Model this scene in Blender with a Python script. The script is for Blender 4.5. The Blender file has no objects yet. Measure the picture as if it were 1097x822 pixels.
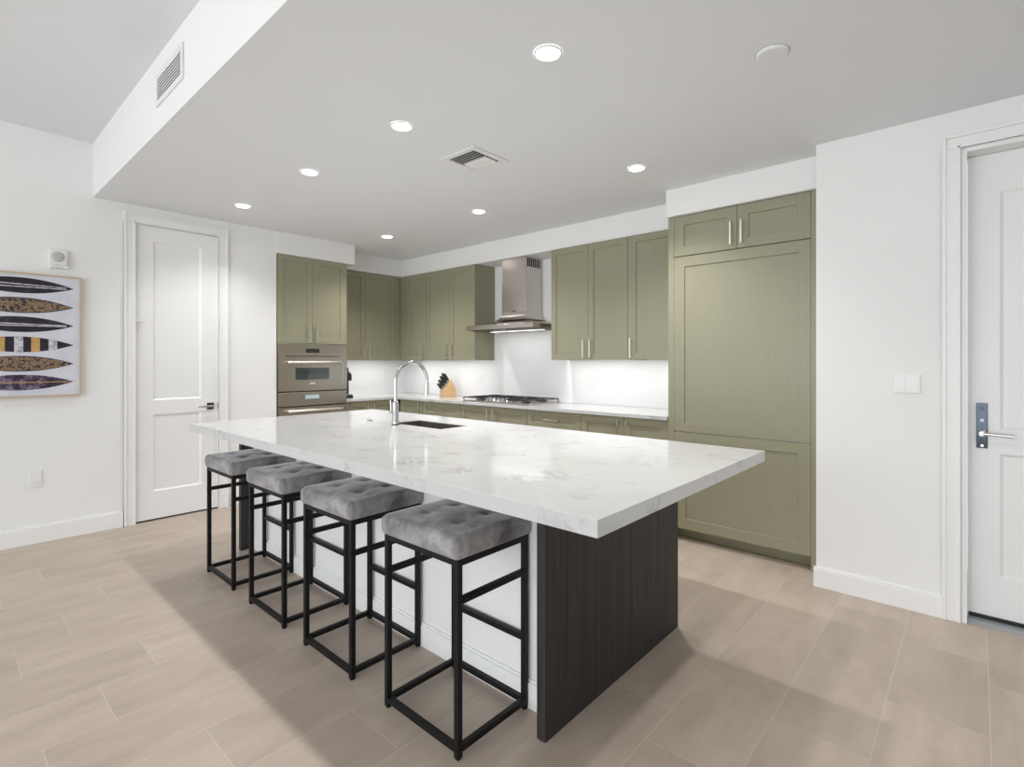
import bpy, bmesh, math, random
from mathutils import Vector, Matrix
random.seed(7)
SC = bpy.context.scene
COL = SC.collection

# ---------------------------------------------------------------- camera
cam = bpy.data.cameras.new('camera')
cam.sensor_width = 36.0
cam.lens = 36.0 * 558.0 / 1097.0
cam.shift_y = -23.0 / 1097.0
cam.clip_start = 0.05
cam_o = bpy.data.objects.new('camera', cam)
COL.objects.link(cam_o)
cam_o.location = (0, 0, 1.325)
cam_o.rotation_euler = (math.pi / 2, 0, math.atan2(499.5, 558.0))
SC.camera = cam_o

# ---------------------------------------------------------------- exposure, world, daylight
SC.view_settings.view_transform = 'Standard'
SC.view_settings.look = 'None'
SC.view_settings.gamma = 1.0
SC.view_settings.use_curve_mapping = False
SC.view_settings.exposure = 0.26
W = bpy.data.worlds.new('sky')
SC.world = W
W.use_nodes = True
W.node_tree.nodes['Background'].inputs[0].default_value = (0.90, 0.96, 1.0, 1)
W.node_tree.nodes['Background'].inputs[1].default_value = 1.5


def area_light(name, loc, rot, sx, sy, power, col=(1, 1, 1)):
    l = bpy.data.lights.new(name, 'AREA')
    l.shape = 'RECTANGLE'
    l.size, l.size_y = sx, sy
    l.energy = power
    l.color = col
    o = bpy.data.objects.new(name, l)
    o.location = loc
    o.rotation_euler = rot
    COL.objects.link(o)
    return o


# daylight coming in through the tall glass wall of the living room behind the camera
area_light('window_daylight', (-1.2, -4.35, 1.45), (math.pi / 2, 0, 0), 6.6, 2.7, 116, (0.94, 0.975, 1.0))
SPOT_POWER = 47
ADDED_LED_POWER = 1.8  # strength of the strips added under the wall cabinets
SPOT_COL = (1.0, 0.985, 0.965)

# ---------------------------------------------------------------- materials


def new_mat(name):
    m = bpy.data.materials.new(name)
    m.use_nodes = True
    nt = m.node_tree
    b = nt.nodes['Principled BSDF']
    return m, nt, b


def setin(b, key, v):
    if key in b.inputs:
        b.inputs[key].default_value = v


def rgba(c):
    return (c[0], c[1], c[2], 1)


def plain(name, c, rough=0.5, metal=0.0, spec=0.5, noise=0.0, nscale=8.0, stretch=(1, 1, 1), bump=0.0, coat=0.0):
    """principled material whose colour and surface vary with a small object-space noise"""
    m, nt, b = new_mat(name)
    b.inputs['Base Color'].default_value = rgba(c)
    b.inputs['Roughness'].default_value = rough
    b.inputs['Metallic'].default_value = metal
    setin(b, 'Specular IOR Level', spec)
    setin(b, 'Coat Weight', coat)
    if noise > 0 or bump > 0:
        tc = nt.nodes.new('ShaderNodeTexCoord')
        mp = nt.nodes.new('ShaderNodeMapping')
        mp.inputs['Scale'].default_value = stretch
        nz = nt.nodes.new('ShaderNodeTexNoise')
        nz.inputs['Scale'].default_value = nscale
        nz.inputs['Detail'].default_value = 5
        nt.links.new(tc.outputs['Object'], mp.inputs['Vector'])
        nt.links.new(mp.outputs['Vector'], nz.inputs['Vector'])
        if noise > 0:
            cr = nt.nodes.new('ShaderNodeMapRange')
            cr.inputs['From Min'].default_value = 0.25
            cr.inputs['From Max'].default_value = 0.75
            cr.inputs['To Min'].default_value = 1 - noise
            cr.inputs['To Max'].default_value = 1 + noise
            nt.links.new(nz.outputs['Fac'], cr.inputs['Value'])
            mx = nt.nodes.new('ShaderNodeVectorMath')
            mx.operation = 'SCALE'
            mx.inputs[0].default_value = c
            nt.links.new(cr.outputs['Result'], mx.inputs['Scale'])
            nt.links.new(mx.outputs['Vector'], b.inputs['Base Color'])
        if bump > 0:
            bp = nt.nodes.new('ShaderNodeBump')
            bp.inputs['Strength'].default_value = bump
            bp.inputs['Distance'].default_value = 0.002
            nt.links.new(nz.outputs['Fac'], bp.inputs['Height'])
            nt.links.new(bp.outputs['Normal'], b.inputs['Normal'])
    return m


def emit(name, c, s):
    m, nt, b = new_mat(name)
    b.inputs['Base Color'].default_value = rgba(c)
    b.inputs['Emission Color'].default_value = rgba(c)
    b.inputs['Emission Strength'].default_value = s
    return m


M = {}
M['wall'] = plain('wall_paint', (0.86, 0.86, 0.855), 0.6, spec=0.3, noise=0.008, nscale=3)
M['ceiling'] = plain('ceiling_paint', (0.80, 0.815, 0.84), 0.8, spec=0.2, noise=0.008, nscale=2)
M['trim'] = plain('trim_paint', (0.87, 0.87, 0.865), 0.35, spec=0.4, noise=0.006, nscale=4)
M['door'] = plain('door_paint', (0.86, 0.86, 0.86), 0.35, spec=0.4, noise=0.006, nscale=4)
M['plastic'] = plain('white_plastic', (0.85, 0.85, 0.84), 0.35, noise=0.005, nscale=20)
M['plastic_grey'] = plain('grey_grille', (0.52, 0.52, 0.51), 0.6, noise=0.05, nscale=200)
M['vent'] = plain('vent_white', (0.80, 0.80, 0.79), 0.5, noise=0.01, nscale=10)
M['dark'] = plain('dark_gap', (0.02, 0.02, 0.02), 0.8, noise=0.1, nscale=10)
M['duct_dark'] = plain('vent_shade', (0.13, 0.13, 0.12), 0.9, noise=0.1, nscale=10)  # dark colour stands in for the shade inside the ducts
M['green'] = plain('olive_wood', (0.30, 0.29, 0.200), 0.38, spec=0.45, noise=0.04, nscale=9, stretch=(9, 9, 0.7), bump=0.05)
M['steel'] = plain('brushed_steel', (0.62, 0.565, 0.535), 0.22, 1.0, noise=0.05, nscale=12, stretch=(40, 40, 1))
M['steel_h'] = plain('brushed_steel_level', (0.52, 0.48, 0.44), 0.27, 1.0, noise=0.05, nscale=12, stretch=(1, 1, 40))
M['chrome'] = plain('chrome', (0.68, 0.68, 0.69), 0.06, 1.0, noise=0.01, nscale=5)
M['nickel'] = plain('satin_nickel', (0.86, 0.84, 0.79), 0.3, 1.0, noise=0.02, nscale=30)
M['black_metal'] = plain('black_steel_tube', (0.006, 0.006, 0.0065), 0.5, spec=0.25, noise=0.1, nscale=30)
M['iron'] = plain('cast_iron', (0.02, 0.02, 0.02), 0.55, noise=0.2, nscale=60, bump=0.1)
M['black_plastic'] = plain('black_plastic', (0.013, 0.013, 0.014), 0.3, noise=0.1, nscale=20)
M['glass_dark'] = plain('oven_glass', (0.05, 0.065, 0.07), 0.04, spec=0.8, noise=0.05, nscale=4)
M['display'] = plain('black_display', (0.03, 0.03, 0.025), 0.08, noise=0.1, nscale=20)
M['display_pale'] = emit('pale_lcd', (0.36, 0.46, 0.48), 0.25)
M['blockwood'] = plain('beech_wood', (0.62, 0.40, 0.21), 0.45, noise=0.10, nscale=10, stretch=(1, 1, 6))
M['oak'] = plain('oak_frame', (0.58, 0.46, 0.33), 0.5, noise=0.10, nscale=12, stretch=(6, 6, 1))
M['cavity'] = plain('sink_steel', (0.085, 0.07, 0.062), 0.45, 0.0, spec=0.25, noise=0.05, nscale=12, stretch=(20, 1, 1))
M['splash'] = plain('white_quartz_splash', (0.88, 0.88, 0.89), 0.22, spec=0.45, noise=0.012, nscale=3)
M['lock_chrome'] = plain('chrome_dark_reflection', (0.05, 0.06, 0.075), 0.10, 1.0, noise=0.05, nscale=30)  # dark bluish colour stands in for dark reflections in the chrome
M['sweep'] = plain('aluminium_sweep', (0.42, 0.44, 0.46), 0.45, 0.4, noise=0.03, nscale=20)
M['led'] = emit('added_led_lens', (1.0, 0.98, 0.95), 1.5)  # lens of the strips added to brighten the backsplash
M['downlight'] = emit('downlight_lens', (1.0, 0.97, 0.92), 14.0)


def make_floor():
    m, nt, b = new_mat('porcelain_floor_tile')
    N, L = nt.nodes.new, nt.links.new
    geo = N('ShaderNodeNewGeometry')
    sep = N('ShaderNodeSeparateXYZ')
    L(geo.outputs['Position'], sep.inputs[0])

    def mt(op, a, bb=None, c=None):
        n = N('ShaderNodeMath')
        n.operation = op
        for i, v in enumerate((a, bb, c)):
            if v is None:
                continue
            if isinstance(v, (int, float)):
                n.inputs[i].default_value = v
            else:
                L(v, n.inputs[i])
        return n.outputs[0]
    X, Y = sep.outputs[0], sep.outputs[1]
    PX, PY = 0.3015, 0.61
    u = mt('DIVIDE', mt('ADD', X, 3.586), PX)
    k = mt('FLOOR', u)
    fu = mt('FRACT', u)
    v = mt('DIVIDE', mt('ADD', mt('SUBTRACT', Y, 0.46), mt('MULTIPLY', k, PY / 3.0)), PY)
    kv = mt('FLOOR', v)
    fv = mt('FRACT', v)
    eu = mt('MULTIPLY', mt('MINIMUM', fu, mt('SUBTRACT', 1.0, fu)), PX)
    ev = mt('MULTIPLY', mt('MINIMUM', fv, mt('SUBTRACT', 1.0, fv)), PY)
    e = mt('MINIMUM', eu, ev)
    grout = mt('LESS_THAN', e, 0.0016)
    comb = N('ShaderNodeCombineXYZ')
    L(k, comb.inputs[0])
    L(kv, comb.inputs[1])
    wn = N('ShaderNodeTexWhiteNoise')
    wn.noise_dimensions = '3D'
    L(comb.outputs[0], wn.inputs['Vector'])
    off = N('ShaderNodeVectorMath')
    off.operation = 'MULTIPLY_ADD'
    L(wn.outputs['Color'], off.inputs[0])
    off.inputs[1].default_value = (9, 9, 9)
    L(geo.outputs['Position'], off.inputs[2])
    mp = N('ShaderNodeMapping')
    mp.inputs['Scale'].default_value = (5.5, 1.6, 1)
    L(off.outputs[0], mp.inputs['Vector'])
    nz = N('ShaderNodeTexNoise')
    nz.inputs['Scale'].default_value = 1.6
    nz.inputs['Detail'].default_value = 7
    nz.inputs['Roughness'].default_value = 0.62
    L(mp.outputs[0], nz.inputs['Vector'])
    ramp = N('ShaderNodeValToRGB')
    ramp.color_ramp.elements[0].position = 0.28
    ramp.color_ramp.elements[0].color = (0.415, 0.342, 0.281, 1)
    ramp.color_ramp.elements[1].position = 0.74
    ramp.color_ramp.elements[1].color = (0.54, 0.455, 0.379, 1)
    L(nz.outputs['Fac'], ramp.inputs['Fac'])
    br = mt('ADD', mt('MULTIPLY', wn.outputs['Value'], 0.10), 0.95)
    sc = N('ShaderNodeVectorMath')
    sc.operation = 'SCALE'
    L(ramp.outputs['Color'], sc.inputs[0])
    L(br, sc.inputs['Scale'])
    mix = N('ShaderNodeMix')
    mix.data_type = 'RGBA'
    L(grout, mix.inputs['Factor'])
    L(sc.outputs[0], mix.inputs['A'])
    mix.inputs['B'].default_value = (0.56, 0.49, 0.42, 1)
    L(mix.outputs['Result'], b.inputs['Base Color'])
    b.inputs['Roughness'].default_value = 0.42
    setin(b, 'Specular IOR Level', 0.35)
    bp = N('ShaderNodeBump')
    bp.inputs['Strength'].default_value = 0.25
    bp.inputs['Distance'].default_value = 0.001
    L(mt('SUBTRACT', 1.0, grout), bp.inputs['Height'])
    L(bp.outputs['Normal'], b.inputs['Normal'])
    return m


def make_quartz():
    m, nt, b = new_mat('veined_white_quartz')
    N, L = nt.nodes.new, nt.links.new
    geo = N('ShaderNodeNewGeometry')
    mp = N('ShaderNodeMapping')
    mp.inputs['Rotation'].default_value = (0.2, 0.3, 0.5)
    mp.inputs['Scale'].default_value = (1.0, 1.9, 1.4)
    L(geo.outputs['Position'], mp.inputs['Vector'])
    n1 = N('ShaderNodeTexNoise')
    n1.inputs['Scale'].default_value = 4.0
    n1.inputs['Detail'].default_value = 10
    n1.inputs['Roughness'].default_value = 0.74
    n1.inputs['Distortion'].default_value = 0.6
    L(mp.outputs[0], n1.inputs['Vector'])
    a = N('ShaderNodeMath')
    a.operation = 'SUBTRACT'
    L(n1.outputs['Fac'], a.inputs[0])
    a.inputs[1].default_value = 0.5
    ab = N('ShaderNodeMath')
    ab.operation = 'ABSOLUTE'
    L(a.outputs[0], ab.inputs[0])
    r = N('ShaderNodeMapRange')
    r.inputs['From Min'].default_value = 0.0
    r.inputs['From Max'].default_value = 0.036
    r.inputs['To Min'].default_value = 1.0
    r.inputs['To Max'].default_value = 0.0
    L(ab.outputs[0], r.inputs['Value'])
    n2 = N('ShaderNodeTexNoise')
    n2.inputs['Scale'].default_value = 5.5
    n2.inputs['Detail'].default_value = 7
    L(geo.outputs['Position'], n2.inputs['Vector'])
    r2 = N('ShaderNodeMapRange')
    r2.inputs['From Min'].default_value = 0.50
    r2.inputs['From Max'].default_value = 0.78
    L(n2.outputs['Fac'], r2.inputs['Value'])
    mu = N('ShaderNodeMath')
    mu.operation = 'MULTIPLY'
    L(r.outputs[0], mu.inputs[0])
    L(r2.outputs[0], mu.inputs[1])
    mix = N('ShaderNodeMix')
    mix.data_type = 'RGBA'
    mix.inputs['A'].default_value = (0.59, 0.592, 0.594, 1)
    mix.inputs['B'].default_value = (0.27, 0.265, 0.26, 1)
    L(mu.outputs[0], mix.inputs['Factor'])
    L(mix.outputs['Result'], b.inputs['Base Color'])
    b.inputs['Roughness'].default_value = 0.11
    setin(b, 'Specular IOR Level', 0.5)
    return m


def make_velvet():
    m, nt, b = new_mat('grey_velvet')
    N, L = nt.nodes.new, nt.links.new
    tc = N('ShaderNodeTexCoord')
    n1 = N('ShaderNodeTexNoise')
    n1.inputs['Scale'].default_value = 9
    n1.inputs['Detail'].default_value = 6
    n1.inputs['Roughness'].default_value = 0.6
    n1.inputs['Distortion'].default_value = 0.5
    L(tc.outputs['Object'], n1.inputs['Vector'])
    ramp = N('ShaderNodeValToRGB')
    ramp.color_ramp.elements[0].position = 0.36
    ramp.color_ramp.elements[0].color = (0.135, 0.13, 0.131, 1)
    ramp.color_ramp.elements[1].position = 0.7
    ramp.color_ramp.elements[1].color = (0.43, 0.415, 0.42, 1)
    L(n1.outputs['Fac'], ramp.inputs['Fac'])
    L(ramp.outputs['Color'], b.inputs['Base Color'])
    b.inputs['Roughness'].default_value = 0.8
    setin(b, 'Specular IOR Level', 0.15)
    setin(b, 'Sheen Weight', 0.8)
    setin(b, 'Sheen Roughness', 0.35)
    setin(b, 'Sheen Tint', (0.9, 0.9, 0.92, 1))
    n2 = N('ShaderNodeTexNoise')
    n2.inputs['Scale'].default_value = 60
    n2.inputs['Detail'].default_value = 3
    L(tc.outputs['Object'], n2.inputs['Vector'])
    bp = N('ShaderNodeBump')
    bp.inputs['Strength'].default_value = 0.25
    bp.inputs['Distance'].default_value = 0.002
    L(n2.outputs['Fac'], bp.inputs['Height'])
    L(bp.outputs['Normal'], b.inputs['Normal'])
    return m


def make_darkwood():
    m, nt, b = new_mat('charcoal_wood_grain')
    N, L = nt.nodes.new, nt.links.new
    geo = N('ShaderNodeNewGeometry')
    mp = N('ShaderNodeMapping')
    mp.inputs['Scale'].default_value = (14, 14, 0.35)
    L(geo.outputs['Position'], mp.inputs['Vector'])
    n1 = N('ShaderNodeTexNoise')
    n1.inputs['Scale'].default_value = 3.0
    n1.inputs['Detail'].default_value = 8
    n1.inputs['Roughness'].default_value = 0.65
    L(mp.outputs[0], n1.inputs['Vector'])
    ramp = N('ShaderNodeValToRGB')
    ramp.color_ramp.elements[0].position = 0.3
    ramp.color_ramp.elements[0].color = (0.014, 0.0125, 0.0115, 1)
    ramp.color_ramp.elements[1].position = 0.72
    ramp.color_ramp.elements[1].color = (0.055, 0.049, 0.045, 1)
    L(n1.outputs['Fac'], ramp.inputs['Fac'])
    L(ramp.outputs['Color'], b.inputs['Base Color'])
    b.inputs['Roughness'].default_value = 0.5
    setin(b, 'Specular IOR Level', 0.3)
    return m


def blotch(name, cols, scale, stretch=(1, 1, 1), rough=0.6):
    """print ink: a noise pushed through a colour ramp of several inks"""
    m, nt, b = new_mat(name)
    N, L = nt.nodes.new, nt.links.new
    tc = N('ShaderNodeTexCoord')
    mp = N('ShaderNodeMapping')
    mp.inputs['Scale'].default_value = stretch
    L(tc.outputs['Object'], mp.inputs['Vector'])
    n1 = N('ShaderNodeTexNoise')
    n1.inputs['Scale'].default_value = scale
    n1.inputs['Detail'].default_value = 6
    n1.inputs['Roughness'].default_value = 0.7
    L(mp.outputs[0], n1.inputs['Vector'])
    ramp = N('ShaderNodeValToRGB')
    els = ramp.color_ramp.elements
    els[0].position, els[0].color = cols[0][0], rgba(cols[0][1])
    els[1].position, els[1].color = cols[1][0], rgba(cols[1][1])
    for p, c in cols[2:]:
        e = els.new(p)
        e.color = rgba(c)
    L(n1.outputs['Fac'], ramp.inputs['Fac'])
    L(ramp.outputs['Color'], b.inputs['Base Color'])
    b.inputs['Roughness'].default_value = rough
    return m


M['floor'] = make_floor()
M['quartz'] = make_quartz()
M['velvet'] = make_velvet()
M['darkwood'] = make_darkwood()
INK, PLUM, GOLD, PALE = (0.010, 0.007, 0.014), (0.06, 0.04, 0.08), (0.26, 0.165, 0.075), (0.66, 0.63, 0.70)
M['paper'] = blotch('print_paper', [(0.3, (0.60, 0.62, 0.70)), (0.75, (0.74, 0.75, 0.82))], 6)
M['ink'] = blotch('ink_dark', [(0.50, INK), (0.72, PLUM)], 14, (1, 1, 2))
M['ink_gold'] = blotch('ink_gold_flake', [(0.40, INK), (0.47, PLUM), (0.50, GOLD), (0.55, (0.42, 0.28, 0.14)), (0.58, INK), (0.63, GOLD), (0.68, PALE)], 60)
M['ink_plum'] = blotch('ink_plum_cloud', [(0.36, INK), (0.50, PLUM), (0.56, (0.30, 0.22, 0.34)), (0.62, INK), (0.72, PALE)], 16)
M['ink_pale'] = blotch('ink_pale_stripe', [(0.38, (0.30, 0.26, 0.34)), (0.5, PALE)], 30)
M['ink_yellow'] = blotch('ink_ochre_stripe', [(0.35, (0.48, 0.27, 0.08)), (0.65, (0.62, 0.39, 0.14))], 30)

# ---------------------------------------------------------------- mesh helpers


class MB:
    """collects shapes, then links them as one mesh object"""

    def __init__(self):
        self.v, self.f, self.sm = [], [], []

    def add(self, vs, fs, smooth=False):
        o = len(self.v)
        self.v += [tuple(p) for p in vs]
        self.f += [tuple(i + o for i in f) for f in fs]
        self.sm += [smooth] * len(fs)
        return self

    def box(self, x0, x1, y0, y1, z0, z1):
        vs = [(x, y, z) for z in (z0, z1) for y in (y0, y1) for x in (x0, x1)]
        return self.add(vs, [(0, 2, 3, 1), (4, 5, 7, 6), (0, 1, 5, 4), (2, 6, 7, 3), (0, 4, 6, 2), (1, 3, 7, 5)])

    def tube(self, pts, r, n=12, caps=True, radii=None, smooth=True):
        pts = [Vector(p) for p in pts]
        rings = []
        up = None
        for i, p in enumerate(pts):
            a = pts[max(i - 1, 0)]
            b = pts[min(i + 1, len(pts) - 1)]
            t = (b - a).normalized()
            if up is None:
                up = Vector((0, 0, 1)) if abs(t.z) < 0.9 else Vector((1, 0, 0))
            s = t.cross(up).normalized()
            up = s.cross(t).normalized()
            rr = radii[i] if radii else r
            rings.append([p + (s * math.cos(2 * math.pi * k / n) + up * math.sin(2 * math.pi * k / n)) * rr for k in range(n)])
        vs = [q for rg in rings for q in rg]
        fs = []
        for i in range(len(rings) - 1):
            for k in range(n):
                fs.append((i * n + k, i * n + (k + 1) % n, (i + 1) * n + (k + 1) % n, (i + 1) * n + k))
        self.add(vs, fs, smooth)
        if caps:
            self.add(rings[0], [tuple(range(n))[::-1]])
            self.add(rings[-1], [tuple(range(n))])
        return self

    def lathe(self, prof, c=(0, 0, 0), n=24, axis='z', smooth=True):
        """prof: (radius, height) pairs"""
        vs, fs = [], []
        for r, h in prof:
            for k in range(n):
                a = 2 * math.pi * k / n
                p = (r * math.cos(a), r * math.sin(a), h)
                if axis == 'y':
                    p = (p[0], -h, p[1])
                elif axis == 'x':
                    p = (h, p[0], p[1])
                vs.append((c[0] + p[0], c[1] + p[1], c[2] + p[2]))
        for i in range(len(prof) - 1):
            for k in range(n):
                fs.append((i * n + k, i * n + (k + 1) % n, (i + 1) * n + (k + 1) % n, (i + 1) * n + k))
        self.add(vs, fs, smooth)
        m = len(prof) - 1
        self.add(vs[:n], [tuple(range(n))[::-1]])
        self.add(vs[m * n:], [tuple(range(n))])
        return self

    def prism(self, poly, axis, a, b):
        """poly: 2D outline, extruded along an axis from a to b"""
        def P(u, v, w):
            return {'x': (w, u, v), 'y': (u, w, v), 'z': (u, v, w)}[axis]
        n = len(poly)
        vs = [P(u, v, a) for u, v in poly] + [P(u, v, b) for u, v in poly]
        fs = [tuple(range(n))[::-1], tuple(range(n, 2 * n))]
        fs += [(k, (k + 1) % n, n + (k + 1) % n, n + k) for k in range(n)]
        return self.add(vs, fs)

    def board(self, x0, x1, z0, z1, t, rects, depth=0.008, slope=0.004, y=0.0):
        """panelled board, front face towards -Y at y-t, back at y; rects are recessed panels"""
        yf, yb, yr = y - t, y, y - t + depth
        xs = sorted({x0, x1} | {r[0] for r in rects} | {r[1] for r in rects})
        zs = sorted({z0, z1} | {r[2] for r in rects} | {r[3] for r in rects})

        def inside(cx, cz):
            for r in rects:
                if r[0] < cx < r[1] and r[2] < cz < r[3]:
                    return True
            return False
        for i in range(len(xs) - 1):
            for j in range(len(zs) - 1):
                a, b, c, d = xs[i], xs[i + 1], zs[j], zs[j + 1]
                if not inside((a + b) / 2, (c + d) / 2):
                    self.add([(a, yf, c), (b, yf, c), (b, yf, d), (a, yf, d)], [(0, 1, 2, 3)])
        s = slope
        for a, b, c, d in rects:
            o = [(a, yf, c), (b, yf, c), (b, yf, d), (a, yf, d)]
            n = [(a + s, yr, c + s), (b - s, yr, c + s), (b - s, yr, d - s), (a + s, yr, d - s)]
            self.add(o + n, [(0, 1, 5, 4), (1, 2, 6, 5), (2, 3, 7, 6), (3, 0, 4, 7), (4, 5, 6, 7)])
        vs = [(x0, yf, z0), (x1, yf, z0), (x1, yf, z1), (x0, yf, z1), (x0, yb, z0), (x1, yb, z0), (x1, yb, z1), (x0, yb, z1)]
        self.add(vs, [(0, 4, 5, 1), (1, 5, 6, 2), (2, 6, 7, 3), (3, 7, 4, 0), (5, 4, 7, 6)])
        return self

    def build(self, name, mat, parent=None, bevel=0.0, loc=None, rotz=None, segs=2, weld=False):
        me = bpy.data.meshes.new(name)
        me.from_pydata(self.v, [], self.f)
        me.polygons.foreach_set('use_smooth', self.sm)
        me.materials.append(mat)
        me.update()
        if weld:
            bm = bmesh.new()
            bm.from_mesh(me)
            bmesh.ops.remove_doubles(bm, verts=bm.verts, dist=1e-5)
            bmesh.ops.recalc_face_normals(bm, faces=bm.faces)
            bm.to_mesh(me)
            bm.free()
        o = bpy.data.objects.new(name, me)
        COL.objects.link(o)
        if parent:
            o.parent = parent
        if loc is not None:
            o.location = loc
        if rotz is not None:
            o.rotation_euler = (0, 0, rotz)
        if bevel > 0:
            md = o.modifiers.new('edge', 'BEVEL')
            md.width = bevel
            md.segments = segs
            md.limit_method = 'ANGLE'
            md.angle_limit = math.radians(40)
        return o


def tag(o, label, cat, group=None):
    o['label'] = label
    o['category'] = cat
    if group:
        o['group'] = group
    return o


def thing(name, label, cat, loc=(0, 0, 0), rotz=0.0, group=None):
    o = bpy.data.objects.new(name, None)
    o.empty_display_size = 0.05
    COL.objects.link(o)
    o.location = loc
    o.rotation_euler = (0, 0, rotz)
    return tag(o, label, cat, group)


def struct(o, label, cat):
    o['kind'] = 'structure'
    return tag(o, label, cat)


def copy_tree(o, parent=None):
    c = o.copy()
    COL.objects.link(c)
    if parent:
        c.parent = parent
    for ch in list(o.children):
        copy_tree(ch, c)
    return c


def box(name, mat, x0, x1, y0, y1, z0, z1, parent=None, bevel=0.0):
    return MB().box(x0, x1, y0, y1, z0, z1).build(name, mat, parent, bevel)


PI = math.pi
# ---------------------------------------------------------------- room constants (metres, camera stands at x = y = 0)
CEIL, HIGH = 2.608, 3.026
XL = -5.13          # living-room face of the left wall
XA = -5.78          # kitchen alcove left wall
YB = 4.29           # kitchen back wall
YR = 3.497          # right wall face
XC = -0.715         # outer corner of the right wall
XE, YE = 2.9, -4.5  # right end and rear of the room
CT = 0.915          # counter height

# ---------------------------------------------------------------- shell
struct(box('floor', M['floor'], -6.0, XE + 0.1, YE - 0.6, YB + 0.1, -0.08, 0.0), 'beige porcelain floor tiles laid in a stepped plank pattern', 'floor')
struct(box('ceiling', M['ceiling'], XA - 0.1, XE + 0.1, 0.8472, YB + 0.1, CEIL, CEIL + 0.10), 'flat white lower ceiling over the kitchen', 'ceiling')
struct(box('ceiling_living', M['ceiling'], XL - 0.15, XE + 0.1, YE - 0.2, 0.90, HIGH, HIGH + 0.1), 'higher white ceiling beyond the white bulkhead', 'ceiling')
bk = MB().box(XL - 0.12, XE + 0.1, 0.845, 0.847, CEIL, CEIL + 0.102)
bk.box(XL - 0.12, XE + 0.1, 0.845, 0.905, CEIL + 0.102, HIGH)
struct(bk.build('wall_bulkhead', M['wall']), 'white bulkhead step carrying the louvred wall vent', 'wall')
# left wall with the doorway
D0, D1, DT = 1.108, 1.752, 2.470
lw = MB()
lw.box(XL - 0.12, XL, YE, D0, 0, HIGH)
lw.box(XL - 0.12, XL, D1, 2.265, 0, CEIL)
lw.box(XL - 0.12, XL, D0, D1, DT, CEIL)
lw.box(XL - 0.12, XL, D0, 0.905, CEIL, HIGH)
lw.box(XA - 0.1, XL - 0.12, 2.165, 2.265, 0, CEIL)
struct(lw.build('wall_left', M['wall']), 'white left wall carrying the surfboard picture', 'wall')
struct(box('wall_alcove', M['wall'], XA - 0.1, XA, 2.265, YB, 0, CEIL), 'white wall behind the ovens and short counter', 'wall')
struct(box('wall_back', M['wall'], XA - 0.1, XC + 0.1, YB, YB + 0.1, 0, CEIL), 'white kitchen wall behind the range hood', 'wall')
E0, E1, ET = -0.052, 0.885, 2.400
rw = MB()
rw.box(XC, E0, YR, YB, 0, CEIL)
rw.box(E1, XE, YR, YR + 0.2, 0, CEIL)
rw.box(E0, E1, YR, YR + 0.2, ET, CEIL)
struct(rw.build('wall_right', M['wall']), 'white wall with the light switch beside the entry door', 'wall')
rr = MB()
rr.box(XE, XE + 0.1, YE, 0.845, 0, HIGH)
rr.box(XE, XE + 0.1, 0.845, YR + 0.2, 0, CEIL)
struct(rr.build('wall_side', M['wall']), 'white side wall out of frame', 'wall')
# rear wall of glass doors that lets the daylight in
re = MB()
re.box(XL, XE, YE - 0.1, YE, 2.85, HIGH)
re.box(XL, -4.6, YE - 0.1, YE, 0, 2.85)
re.box(2.2, XE, YE - 0.1, YE, 0, 2.85)
struct(re.build('wall_rear', M['wall']), 'white wall around the rear window opening', 'wall')
wf = MB()
for x in (-4.6, -2.35, -0.1, 2.14):
    wf.box(x, x + 0.06, YE - 0.09, YE - 0.02, 0, 2.85)
wf.box(-4.54, 2.14, YE - 0.09, YE - 0.02, 2.79, 2.85)
wf.box(-4.54, 2.14, YE - 0.09, YE - 0.02, 0, 0.05)
struct(wf.build('window_1', M['trim']), 'white framed glass doors at the rear of the room', 'window')

# soffits
so = MB().box(-5.46, -1.745, 3.99, YB, 2.402, CEIL)
struct(so.build('wall_soffit_back', M['wall']), 'white soffit over the wall cabinets and hood', 'soffit')
struct(box('wall_soffit_fridge', M['wall'], -1.743, XC, 3.678, YB, 2.408, CEIL), 'white soffit over the refrigerator cabinet', 'soffit')
struct(box('wall_soffit_oven', M['wall'], XA, -5.118, 2.266, 3.122, 2.396, CEIL), 'white soffit over the oven cabinet', 'soffit')
struct(box('wall_soffit_left', M['wall'], XA, -5.461, 3.123, YB, 2.402, CEIL), 'white soffit over the corner wall cabinets', 'soffit')

# baseboards


def baseboard(name, pts, h, label):
    """pts: (x0,x1,y0,y1) boxes; the top edge is stepped back a little"""
    m = MB()
    for x0, x1, y0, y1, dx, dy in pts:
        m.box(x0, x1, y0, y1, 0, h - 0.012)
        m.box(x0 + min(dx, 0), x1 - max(dx, 0), y0 - min(dy, 0), y1 - max(dy, 0), h - 0.012, h)
    struct(m.build(name, M['trim'], bevel=0.002), label, 'baseboard')


baseboard('baseboard_left', [(XL, XL + 0.016, YE, 1.034, 0.006, 0), (XL, XL + 0.016, 1.846, 2.265, 0.006, 0)], 0.13, 'white baseboard along the left wall')
baseboard('baseboard_right', [(XC - 0.012, -0.140, YR - 0.014, YR, 0, -0.006)], 0.118, 'white baseboard under the light switch')


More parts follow.
